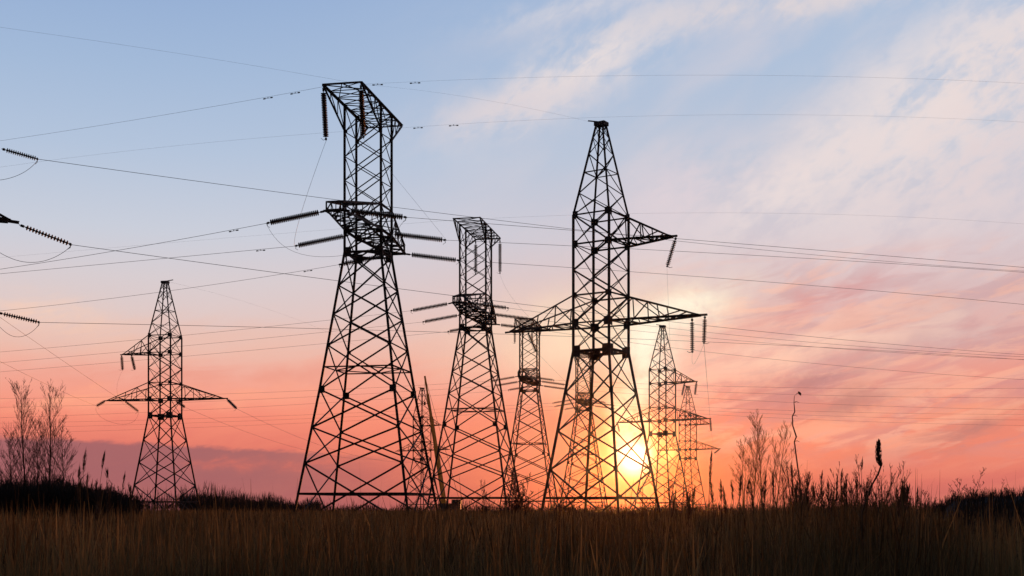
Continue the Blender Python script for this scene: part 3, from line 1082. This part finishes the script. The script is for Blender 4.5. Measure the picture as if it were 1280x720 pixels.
# ------------------------------------------------------------------ vegetation
def grow(ml, p, d, length, r, depth, spread, rnd, tw, kids, maxd):
    """recursive ascending branch; depth 0 is the trunk mesh, the rest the crown mesh"""
    n = 7 if depth == 0 else (4 if depth == 1 else 3)
    pts, rads, q, dd = [p.copy()], [r], p.copy(), d.copy()
    wob = 0.05 if depth == 0 else 0.12
    for i in range(n):
        dd = (dd + Vector((rnd.uniform(-1, 1), rnd.uniform(-1, 1), rnd.uniform(-0.2, 1.1))) * wob).normalized()
        q = q + dd * (length / n)
        pts.append(q.copy())
        rads.append(max(tw * 0.45, r * (1 - 0.85 * (i + 1) / n)))
    ml[0 if depth == 0 else 1].tube(pts, rads, 5 if depth == 0 else 3, False)
    if depth >= maxd:
        return
    k = kids[depth]
    for j in range(k):
        t = (0.16 + 0.82 * (j + rnd.random()) / k) if depth == 0 else rnd.uniform(0.2, 0.97)
        i = min(n - 1, int(t * n))
        b = pts[i].lerp(pts[i + 1], t * n - i)
        a = rnd.uniform(0, 6.283)
        sp = spread * rnd.uniform(0.7, 1.25)
        nd = (dd * (1 - sp) + Vector((math.cos(a), math.sin(a), 0)) * sp + Vector((0, 0, 0.25))).normalized()
        L = length * (0.40 * (1.08 - 0.75 * t) if depth == 0 else rnd.uniform(0.28, 0.5) * (1.1 - 0.5 * t))
        grow(ml, b, nd, L * rnd.uniform(0.75, 1.2), max(tw, rads[i] * 0.42), depth + 1, spread, rnd, tw, kids, maxd)

def bare_tree(px, ptop, D, label, group, seed, spread=0.45, tw=0.012, name='bare_tree', cat='tree', stems=1, kids=(30, 7, 4), thick=0.008, mat=None):
    base = at(px, HY, D)
    base.z = -0.05
    H = EYE + (HY - ptop) / F * D - base.z
    rnd = random.Random(seed)
    tr, cr = MB(), MB()
    for s in range(stems):
        a = rnd.uniform(0, 6.283)
        lean = rnd.uniform(0.0, 0.10) + (0.25 * rnd.random() if stems > 1 else 0)
        off = Vector((math.cos(a), math.sin(a), 0)) * 0.25 * (stems > 1)
        d = Vector((math.cos(a) * lean, math.sin(a) * lean, 1)).normalized()
        grow([tr, cr], off, d, H * (1 if s == 0 else rnd.uniform(0.55, 0.95)), H * thick + 0.015, 0, spread, rnd, tw, kids, 3)
    root = empty(name, base)
    tag(root, label, cat, group)
    tr.build('trunk' if cat == 'tree' else 'stem', mat or BARK, root)
    cr.build('crown' if cat == 'tree' else 'twigs', mat or BARK, root)
    return root

gTl = 'bare trees at the left edge'
bare_tree(33, 488, 95, 'tall bare tree above the dark thicket, left one of the two tallest', gTl, 3, 0.42, 0.009, kids=(36, 9, 4), thick=0.007)
bare_tree(62, 494, 95, 'tall bare tree above the dark thicket, right one of the two tallest', gTl, 5, 0.42, 0.009, kids=(36, 9, 4), thick=0.007)
bare_tree(46, 528, 93, 'shorter bare tree standing between the two tallest bare trees', gTl, 8, 0.5, 0.009, kids=(36, 9, 4), thick=0.007)
bare_tree(82, 540, 93, 'short spreading bare tree right of the two tallest bare trees', gTl, 9, 0.55, 0.009, kids=(36, 9, 4), thick=0.007)
bare_tree(18, 548, 92, 'short bare tree nearest the left edge', gTl, 12, 0.55, 0.009, kids=(36, 9, 4), thick=0.007)
gTr = 'slim bare trees right of the sun'
bare_tree(941, 530, 150, 'slim bare tree right of the sun, leftmost of its cluster', gTr, 21, 0.42, 0.014, kids=(26, 8, 4), thick=0.006, mat=TWIG_GLOW)
bare_tree(954, 522, 152, 'tallest slim bare tree of the cluster right of the sun', gTr, 22, 0.42, 0.014, kids=(26, 8, 4), thick=0.006, mat=TWIG_GLOW)
bare_tree(930, 556, 151, 'low slim bare tree at the left foot of the cluster right of the sun', gTr, 24, 0.5, 0.014, kids=(24, 8, 4), thick=0.006, mat=TWIG_GLOW)
bare_tree(968, 536, 148, 'slim bare tree right of the sun, rightmost of its cluster', gTr, 23, 0.42, 0.014, kids=(26, 8, 4), thick=0.006, mat=TWIG_GLOW)
gS = 'bare shrubs at the field edge'
SH = dict(name='bare_shrub', cat='shrub', kids=(12, 5, 3), thick=0.005)
for i, (x, y, D_) in enumerate(((-22, 600, 66), (4, 599, 64), (24, 601, 66), (47, 600, 65), (70, 598, 66), (90, 602, 64), (108, 606, 65), (126, 611, 66))):
    bare_tree(x, y, D_, 'dense twiggy shrub in the dark thicket row at the left edge', 'shrubs of the left thicket', 60 + i, 0.5, 0.012, 'bare_shrub', 'shrub', stems=9, kids=(14, 6, 4), thick=0.006)
for i, (x, y, D_) in enumerate(((1150, 620, 62), (1172, 614, 63), (1192, 612, 64), (1226, 611, 66), (1262, 610, 65), (1284, 612, 64))):
    bare_tree(x, y, D_, 'low twiggy shrub along the dark bank at the right edge', 'shrubs of the right bank', 80 + i, 0.55, 0.011, 'bare_shrub', 'shrub', stems=7, kids=(12, 6, 4), thick=0.006)
for i, (x, y, D_) in enumerate(((988, 590, 36), (1010, 586, 38), (1034, 592, 37), (1052, 596, 39), (1072, 590, 38), (1088, 585, 36), (1112, 596, 38))):
    bare_tree(x, y, D_, 'soft feathery weed in the tangled row right of the sun', 'feathery weeds right of the sun', 100 + i, 0.35, 0.006, 'dry_weed', 'weed', stems=7, kids=(12, 6, 3), thick=0.004)
bare_tree(1206, 590, 62, 'sparse bare shrub sticking up beside the dark bank at the right', gS, 31, 0.6, 0.010, stems=3, **SH)
bare_tree(1245, 606, 66, 'low bare shrub on top of the dark bank near the right edge', gS, 32, 0.6, 0.010, stems=3, **SH)
bare_tree(1098, 578, 40, 'wiry bare shrub behind the fat reed head', gS, 33, 0.4, 0.006, stems=6, **SH)
bare_tree(1020, 582, 42, 'wiry bare shrub among the reeds, right of the kinked stalk', gS, 34, 0.4, 0.006, stems=6, **SH)
bare_tree(1000, 592, 40, 'low wiry shrub at the foot of the kinked stalk', gS, 35, 0.4, 0.006, stems=5, **SH)
bare_tree(855, 598, 60, 'twiggy shrub in front of the pale pylon by the sun', gS, 36, 0.5, 0.008, stems=4, **SH)
bare_tree(649, 592, 90, 'dark twiggy shrub at the foot of the small hazy flat topped pylon', gS, 37, 0.55, 0.02, stems=9, **SH)
bare_tree(618, 604, 70, 'thin shrub beside the right leg of the middle sized flat topped pylon', gS, 38, 0.4, 0.009, stems=3, **SH)
bare_tree(701, 606, 70, 'thin shrub by the left leg of the largest pointed pylon', gS, 39, 0.4, 0.009, stems=3, **SH)
bare_tree(180, 606, 64, 'thin shrub in front of the base of the lone left pylon', gS, 40, 0.4, 0.009, stems=4, **SH)
bare_tree(140, 603, 62, 'low shrub between the thicket and the lone left pylon', gS, 41, 0.45, 0.009, stems=5, **SH)

def reed(px, ptop, D, lean, head, label, fat=1.0, kink=False):
    """dry reed: stem, seed plume of many small spikelets, a few narrow leaves"""
    base = at(px - lean, HY, D)
    base.z = -0.05
    top = at(px, ptop, D)
    H = top.z
    dx = top.x - base.x
    root = empty('dry_reed', base)
    tag(root, label, 'reed', 'dry reeds standing above the grass')
    rnd = random.Random(int(px * 7 + ptop))
    def sp(t):
        w = 0.025 * math.sin(t * 9 + px) if kink else 0.008 * math.sin(t * 5 + px)
        return Vector((dx * t ** 2.2 + w, 0.05 * math.sin(t * 4 + px), H * (t - 0.02 * t * t * abs(dx))))
    st = MB()
    n = 12
    st.tube([sp(i / n) for i in range(n + 1)], [0.006 * (1.15 - 0.75 * i / n) for i in range(n + 1)], 5)
    st.build('stem', REED, root)
    hl = head * D / F
    t0 = 1 - hl / H
    pl = MB()
    m = int(110 * max(0.35, head / 40))
    for i in range(m):
        t = t0 + (1 - t0) * rnd.random()
        c = sp(t)
        k = (t - t0) / (1 - t0)
        rad = 0.024 * fat * (math.sin(math.pi * min(1, 0.10 + 0.88 * k ** 0.8)) ** 0.8) * (0.75 + 0.5 * math.sin(k * 11 + px) ** 2) * D / 15
        a = rnd.uniform(0, 6.283)
        o = Vector((math.cos(a), math.sin(a), rnd.uniform(0.6, 1.8))) * rad * rnd.uniform(0.3, 1.0)
        e = o + Vector((o.x * 0.5 + 0.012 * (1 if lean > 0 else -1), o.y * 0.4, rnd.uniform(0.02, 0.075) * D / 15))
        s = 0.004 * D / 15
        q = Vector((-math.sin(a), math.cos(a), 0)) * s
        A = c
        pl.add([A, c + o + q, c + e, c + o - q], [(0, 1, 2, 3)])
    pl.build('plume', REED, root)
    for i in range(4):
        lf = MB()
        t = rnd.uniform(0.45, 0.85) * t0
        c = sp(t)
        a = rnd.uniform(0, 6.283)
        L = rnd.uniform(0.25, 0.5)
        dr = Vector((math.cos(a), math.sin(a), 0))
        qd = Vector((-math.sin(a), math.cos(a), 0)) * 0.007
        prev = None
        vs = []
        for j in range(5):
            s = j / 4
            p = c + dr * (L * 0.7 * s) + Vector((0, 0, L * (0.8 * s - 0.55 * s * s)))
            vs += [p - qd * (1 - s * 0.95), p + qd * (1 - s * 0.95)]
        lf.add(vs, [(2 * j, 2 * j + 1, 2 * j + 3, 2 * j + 2) for j in range(4)])
        lf.build('leaf', REED, root)

RE = [
    (888, 562, 14, 6, 38, 'tall dark reed with a long plume, first right of the pale pylon', 0.8),
    (887, 592, 15, -14, 34, 'reed leaning left beside the first tall plume right of the pale pylon', 1.0),
    (901, 598, 16, 0, 26, 'short reed just right of the leaning one beside the pale pylon', 0.9),
    (914, 598, 14, -10, 22, 'left arm of the V of reeds before the slim bare trees', 0.8),
    (925, 590, 14, 4, 26, 'right arm of the V of reeds before the slim bare trees', 0.9),
    (956, 587, 13, 5, 42, 'dense dark reed at the foot of the slim bare trees', 1.0),
    (967, 590, 15, -2, 36, 'fuzzy reed right of the dense dark one by the slim bare trees', 1.2),
    (991, 577, 15, -2, 40, 'reed with slim plume close to the left of the kinked stalk', 0.9),
    (1010, 596, 16, 1, 30, 'bushy reed close to the right of the kinked stalk', 1.4),
    (1027, 588, 15, 2, 36, 'thick fuzzy reed between the kinked stalk and the pair of plumes', 1.5),
    (1036, 598, 16, -2, 28, 'short reed touching the thick fuzzy one', 1.3),
    (1051, 584, 14, 2, 40, 'dark pointed plume, taller of the pair right of the fuzzy reeds', 1.2),
    (1046, 592, 15, 4, 30, 'thin reed on the left side of the dark pointed plume', 0.7),
    (1057, 594, 14, -2, 34, 'shorter plume on the right side of the dark pointed one', 0.8),
    (1078, 571, 15, 3, 12, 'thin almost headless reed left of the fat reed head', 0.4),
    (1082, 598, 15, 2, 26, 'reed with ragged head below the thin headless one', 1.1),
    (1127, 611, 15, 1, 18, 'small reed right of the wiry shrub', 0.7),
    (1148, 606, 15, 3, 20, 'last slim reed towards the dark bank', 0.6),
    (108, 561, 20, 7, 26, 'reed with nodding plume left of the lone left pylon, tallest of the pair', 1.1),
    (129, 562, 20, 14, 20, 'reed leaning right beside the nodding plume, left of the lone left pylon', 0.7),
    (134, 586, 20, 0, 8, 'reed with small round head left of the lone left pylon', 1.0),
    (154, 590, 20, 10, 16, 'reed leaning right close to the lone left pylon', 0.7),
    (101, 580, 21, 5, 18, 'lower reed under the nodding plume', 0.9),
    (109, 590, 19, 1, 16, 'short reed directly below the nodding plume', 0.9),
]
rr = random.Random(77)
for i in range(34):
    if i < 22:
        px = rr.uniform(980, 1135)
        if abs(px - 1101) < 13:
            px += 30
    elif i < 30:
        px = rr.uniform(838, 985)
    else:
        px = rr.uniform(90, 165)
    RE.append((px, rr.uniform(597, 615), rr.uniform(14, 20), rr.choice((-1, 1)) * rr.uniform(2, 16), rr.uniform(16, 36),
               'short fuzzy dry reed in the ragged row above the grass', rr.uniform(0.7, 1.5)))
for a in RE:
    reed(a[0], a[1], a[2], a[3], a[4], a[5], a[6])

def kinked_stalk():
    D = 14.0
    P = [(1001, 640), (1000, 605), (996, 575), (993, 552), (995.5, 546), (991, 532), (990.5, 520), (993.5, 515), (992.5, 503), (993, 495), (996, 492), (999, 491)]
    base = at(P[0][0], HY, D)
    base.z = -0.05
    root = empty('kinked_stalk', base)
    tag(root, 'tall thin kinked dry stalk with a tiny drooping head, standing alone above the reeds', 'stalk')
    pts = [Vector((0, 0, 0))] + [at(x, y, D) - base for x, y in P]
    st = MB()
    st.tube(pts, [0.008, 0.008, 0.008, 0.008, 0.007, 0.009, 0.007, 0.006, 0.007, 0.004, 0.003, 0.003, 0.003], 5)
    st.build('stem', REED, root)
    h = MB()
    c = pts[-1]
    h.tube([c + Vector((-0.012, 0, 0.012)), c, c + Vector((0.012, 0, -0.012)), c + Vector((0.018, 0, -0.03))], [0.006, 0.014, 0.013, 0.003], 7)
    h.build('seed_head', REED, root)
    lf = MB()
    for k, s in ((4, 1), (7, 1), (9, 1)):
        c = pts[k]
        lf.tube([c, c + Vector((0.03 * s, 0, 0.01)), c + Vector((0.055 * s, 0, -0.004))], [0.004, 0.003, 0.0015], 4)
    lf.build('side_shoot', REED, root)
kinked_stalk()

def fat_reed():
    D = 13.0
    P = [(1078, 640), (1084, 622), (1090, 606), (1098, 592), (1101, 583), (1098, 576), (1097, 562), (1098, 553)]
    base = at(P[0][0], HY, D)
    base.z = -0.05
    root = empty('bulrush', base)
    tag(root, 'fat dark seed head on a bent stalk, tallest of the heads at the right', 'reed')
    pts = [Vector((0, 0, 0))] + [at(x, y, D) - base for x, y in P]
    st = MB()
    st.tube(pts, [0.010, 0.009, 0.009, 0.009, 0.009, 0.009, 0.008, 0.007, 0.004], 6)
    st.build('stem', REED, root)
    hd = MB()
    rnd = random.Random(4)
    A, B = pts[-4], pts[-1]
    for i in range(420):
        t = rnd.random()
        c = A.lerp(pts[-3], t * 3) if t < .33 else pts[-3].lerp(B, (t - .33) / .67)
        rad = 0.034 * (math.sin(math.pi * (0.12 + 0.8 * t)) ** 0.5)
        a = rnd.uniform(0, 6.283)
        o = Vector((math.cos(a) * rad, math.sin(a) * rad, rnd.uniform(0, 0.02))) * rnd.uniform(.5, 1)
        q = Vector((-math.sin(a), math.cos(a), 0)) * 0.006
        hd.add([c, c + o + q, c + o * 1.15 + Vector((0, 0, 0.025)), c + o - q], [(0, 1, 2, 3)])
    hd.build('seed_head', REED, root)
fat_reed()

def blades(name, X, Y, Hh, W, mat, bend=0.25, base=-0.05, plume=0.0):
    n = len(X)
    ang = rng.uniform(0, 2 * math.pi, n)
    ba = rng.uniform(0, 2 * math.pi, n)
    bl = Hh * bend * rng.uniform(0.1, 1.0, n) ** 1.5
    dx, dy = np.cos(ang) * W / 2, np.sin(ang) * W / 2
    V = np.zeros((n, 8, 3), np.float32)
    for j, t in enumerate((0.0, 0.4, 0.75, 1.0)):
        cx = X + np.cos(ba) * bl * t * t
        cy = Y + np.sin(ba) * bl * t * t
        cz = base + Hh * t - 0.25 * bl * t * t
        wd = (1.0, 0.85, 0.55, 0.12)[j]
        if plume:
            wd = (0.5, 0.45, 1.1, 0.15)[j]
        V[:, 2 * j, 0], V[:, 2 * j, 1], V[:, 2 * j, 2] = cx - dx * wd, cy - dy * wd, cz
        V[:, 2 * j + 1, 0], V[:, 2 * j + 1, 1], V[:, 2 * j + 1, 2] = cx + dx * wd, cy + dy * wd, cz
    o = (np.arange(n) * 8)[:, None]
    Q = np.concatenate([o + np.array([[0, 1, 3, 2]]), o + np.array([[2, 3, 5, 4]]), o + np.array([[4, 5, 7, 6]])], 0)
    return V.reshape(-1, 3), Q

def join(parts):
    Vs, Qs, o = [], [], 0
    for V, Q in parts:
        Vs.append(V)
        Qs.append(Q + o)
        o += len(V)
    return np.concatenate(Vs), np.concatenate(Qs)

def fld(X, Y, s, seed):
    """cheap smooth random field in 0..1"""
    r = np.random.default_rng(seed)
    z = np.zeros_like(X)
    for k in range(7):
        a, p, f = r.uniform(0, 6.28), r.uniform(0, 6.28), s * r.uniform(0.6, 2.2)
        z += np.sin((X * math.cos(a) + Y * math.sin(a)) * f + p)
    return 0.5 + z / 8.0

def grass():
    n = 300000
    D = 6.5 * (170 / 6.5) ** rng.uniform(0, 1, n)
    X = rng.uniform(-1, 1, n) * (0.47 * D + 4)
    # tufts
    X = X + 0.25 * np.sin(X * 3.1 + D) * rng.uniform(0, 1, n)
    tus = fld(X, D * 0.6, 2.6, 6)                      # tussocks about a metre across
    keep = rng.random(n) < 0.30 + 0.9 * tus
    X, D, tus = X[keep], D[keep], tus[keep]
    n = len(X)
    Hh = 0.98 + 0.32 * fld(X, D, 0.55, 5) + 0.42 * (tus - 0.3) + rng.normal(0, 0.16, n)
    Hh = np.clip(Hh, 0.4, 1.95)
    W = 0.0065 * np.maximum(1.0, D / 11.0) ** 0.8 * rng.uniform(0.6, 1.6, n)
    p1 = blades('g', X, D, Hh, W, GRASS, np.where(rng.random(n) < 0.14, 1.5, 0.55))
    m = 16000
    D2 = 9 * (150 / 9) ** rng.uniform(0, 1, m)
    X2 = rng.uniform(-1, 1, m) * (0.45 * D2 + 4)
    H2 = np.clip(1.45 + 0.2 * fld(X2, D2, 0.5, 5) + rng.normal(0, 0.10, m), 0.8, 1.95)
    W2 = 0.016 * np.maximum(1.0, D2 / 14.0) ** 0.8 * rng.uniform(0.6, 1.5, m)
    p2 = blades('p', X2, D2, H2, W2, GRASS, 0.22, plume=1.0)
    # taller wisps, thickest towards the right
    k = 2600
    D3 = 10 * (60 / 10) ** rng.uniform(0, 1, k)
    pxw = np.where(rng.random(k) < 0.5, rng.uniform(940, 1160, k), rng.uniform(-60, 1340, k))
    H3 = np.clip(1.75 + (rng.random(k) ** 2) * 0.38 + 0.15 * (fld(pxw, D3 * 0, 0.06, 3) - 0.5), 1.3, 2.4)
    far = np.clip(D3 / 14.0, 1, 4)
    p3 = blades('w', (pxw - 640) / F * D3, D3, H3, 0.009 * far ** 0.8 * rng.uniform(0.6, 1.5, k), GRASS, 0.3, plume=1.0)
    V, Q = join([p1, p2, p3])
    o = mesh_np('dry_grass', V, Q, GRASS)
    tag(o, 'tall dry brown grass covering the whole field', 'grass', kind='stuff')
grass()

def thicket():
    """dark scrub at the left edge"""
    n = 60000
    px = rng.uniform(-60, 175, n)
    D = rng.uniform(62, 74, n)
    top = np.interp(px, [-60, 0, 85, 105, 125, 150, 175], [608, 607, 607, 611, 617, 623, 631])
    top = top + 3.5 * (fld(px, D, 0.25, 9) - 0.5) * 2
    H = np.clip(EYE + (HY - top) / F * D, 0.4, 9)
    H = H * np.where(rng.random(n) < 0.12, rng.uniform(1.0, 1.25, n), 1.0)
    X = (px - 640) / F * D
    z0 = H * rng.uniform(0, 0.85, n) ** 0.8
    L = rng.uniform(0.25, 0.75, n)
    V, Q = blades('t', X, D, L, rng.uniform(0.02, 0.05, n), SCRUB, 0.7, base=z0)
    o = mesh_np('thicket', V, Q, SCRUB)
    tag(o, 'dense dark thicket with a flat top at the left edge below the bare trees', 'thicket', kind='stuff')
thicket()

def treeline():
    n = 50000
    px = rng.uniform(-400, 1700, n)
    near = rng.random(n) < 0.25
    px[near] = rng.uniform(225, 400, near.sum())
    D = rng.uniform(330, 400, n)
    top = np.interp(px, [-400, 150, 225, 245, 280, 300, 335, 370, 420, 640, 900, 1150, 1700],
                    [612, 618, 612, 611, 616, 620, 622, 626, 629, 629, 629, 627, 624])
    top = top + 4 * (fld(px, D * 0, 0.11, 19) - 0.5) * 2 + 2 * (fld(px, D * 0, 0.4, 29) - 0.5)
    H = np.clip(EYE + (HY - top) / F * D, 0.8, 9)
    X = (px - 640) / F * D
    t = rng.uniform(0, 1, n)
    spike = rng.random(n) < 0.2
    H = np.where(spike, H * rng.uniform(1.0, 1.45, n), H * rng.uniform(0.6, 1.0, n))
    L = H * (0.25 + 0.5 * (1 - t) * rng.random(n))
    z0 = (H - L) * t
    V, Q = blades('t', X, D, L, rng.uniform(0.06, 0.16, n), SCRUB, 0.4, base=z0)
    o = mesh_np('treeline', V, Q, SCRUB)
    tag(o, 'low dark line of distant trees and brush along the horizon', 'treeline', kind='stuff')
treeline()

def bank():
    """low dark earth bank at the right edge"""
    nx, ny = 90, 26
    V = []
    for j in range(ny):
        for i in range(nx):
            px = 1120 + (1560 - 1120) * i / (nx - 1)
            w = j / (ny - 1)
            D = 56 + 14 * w
            hs = np.interp(px, [1120, 1150, 1190, 1230, 1560], [0.0, 0.9, 2.05, 2.25, 2.5])
            z = hs * math.sin(math.pi * w) ** 0.6
            z += 0.10 * math.sin(px * 0.21 + j) * math.sin(j * 1.3 + px * 0.05) * (hs > 0.2) + 0.05 * random.uniform(-1, 1)
            X = (px - 640) / F * D
            V.append((X, D, z - 0.12 if 0 < j < ny - 1 else -0.3))
    i = np.arange(nx * ny).reshape(ny, nx)
    Q = np.stack([i[:-1, :-1].ravel(), i[:-1, 1:].ravel(), i[1:, 1:].ravel(), i[1:, :-1].ravel()], 1)
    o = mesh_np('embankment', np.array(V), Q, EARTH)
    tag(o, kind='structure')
    n = 9000
    px = rng.uniform(1150, 1540, n)
    w = rng.uniform(0.15, 0.85, n)
    D = 56 + 14 * w
    hs = np.interp(px, [1120, 1150, 1190, 1230, 1560], [0.0, 0.9, 2.05, 2.25, 2.5])
    z = hs * np.sin(math.pi * w) ** 0.6 - 0.15
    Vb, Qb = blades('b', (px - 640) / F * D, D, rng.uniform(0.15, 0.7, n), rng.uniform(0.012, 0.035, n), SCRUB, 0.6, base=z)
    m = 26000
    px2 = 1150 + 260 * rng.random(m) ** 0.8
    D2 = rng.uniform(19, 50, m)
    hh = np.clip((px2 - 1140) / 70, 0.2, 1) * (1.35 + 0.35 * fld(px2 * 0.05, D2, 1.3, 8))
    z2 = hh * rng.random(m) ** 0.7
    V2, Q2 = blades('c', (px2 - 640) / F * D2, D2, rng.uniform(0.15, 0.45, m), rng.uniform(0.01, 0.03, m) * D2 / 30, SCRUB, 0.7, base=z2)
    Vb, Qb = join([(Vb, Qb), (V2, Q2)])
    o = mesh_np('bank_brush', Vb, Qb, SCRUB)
    tag(o, 'short dark brush growing over the bank at the right edge', 'brush', kind='stuff')
bank()

# ------------------------------------------------------------------ haze
def haze():
    mb = MB()
    mb.box((0, 0, 21.5), (760, 760, 23.5))
    m = bpy.data.materials.new('evening_haze')
    m.use_nodes = True
    nt = m.node_tree
    nt.nodes.clear()
    vo = nt.nodes.new('ShaderNodeVolumePrincipled')
    vo.inputs['Color'].default_value = (0.95, 0.80, 0.72, 1)
    vo.inputs['Density'].default_value = HAZE
    vo.inputs['Anisotropy'].default_value = 0.97
    out = nt.nodes.new('ShaderNodeOutputMaterial')
    nt.links.new(vo.outputs[0], out.inputs['Volume'])
    o = mb.build('haze', m)
    tag(o, 'thin warm evening haze over the field', 'haze', kind='stuff')
HAZE = 0.000018
haze()
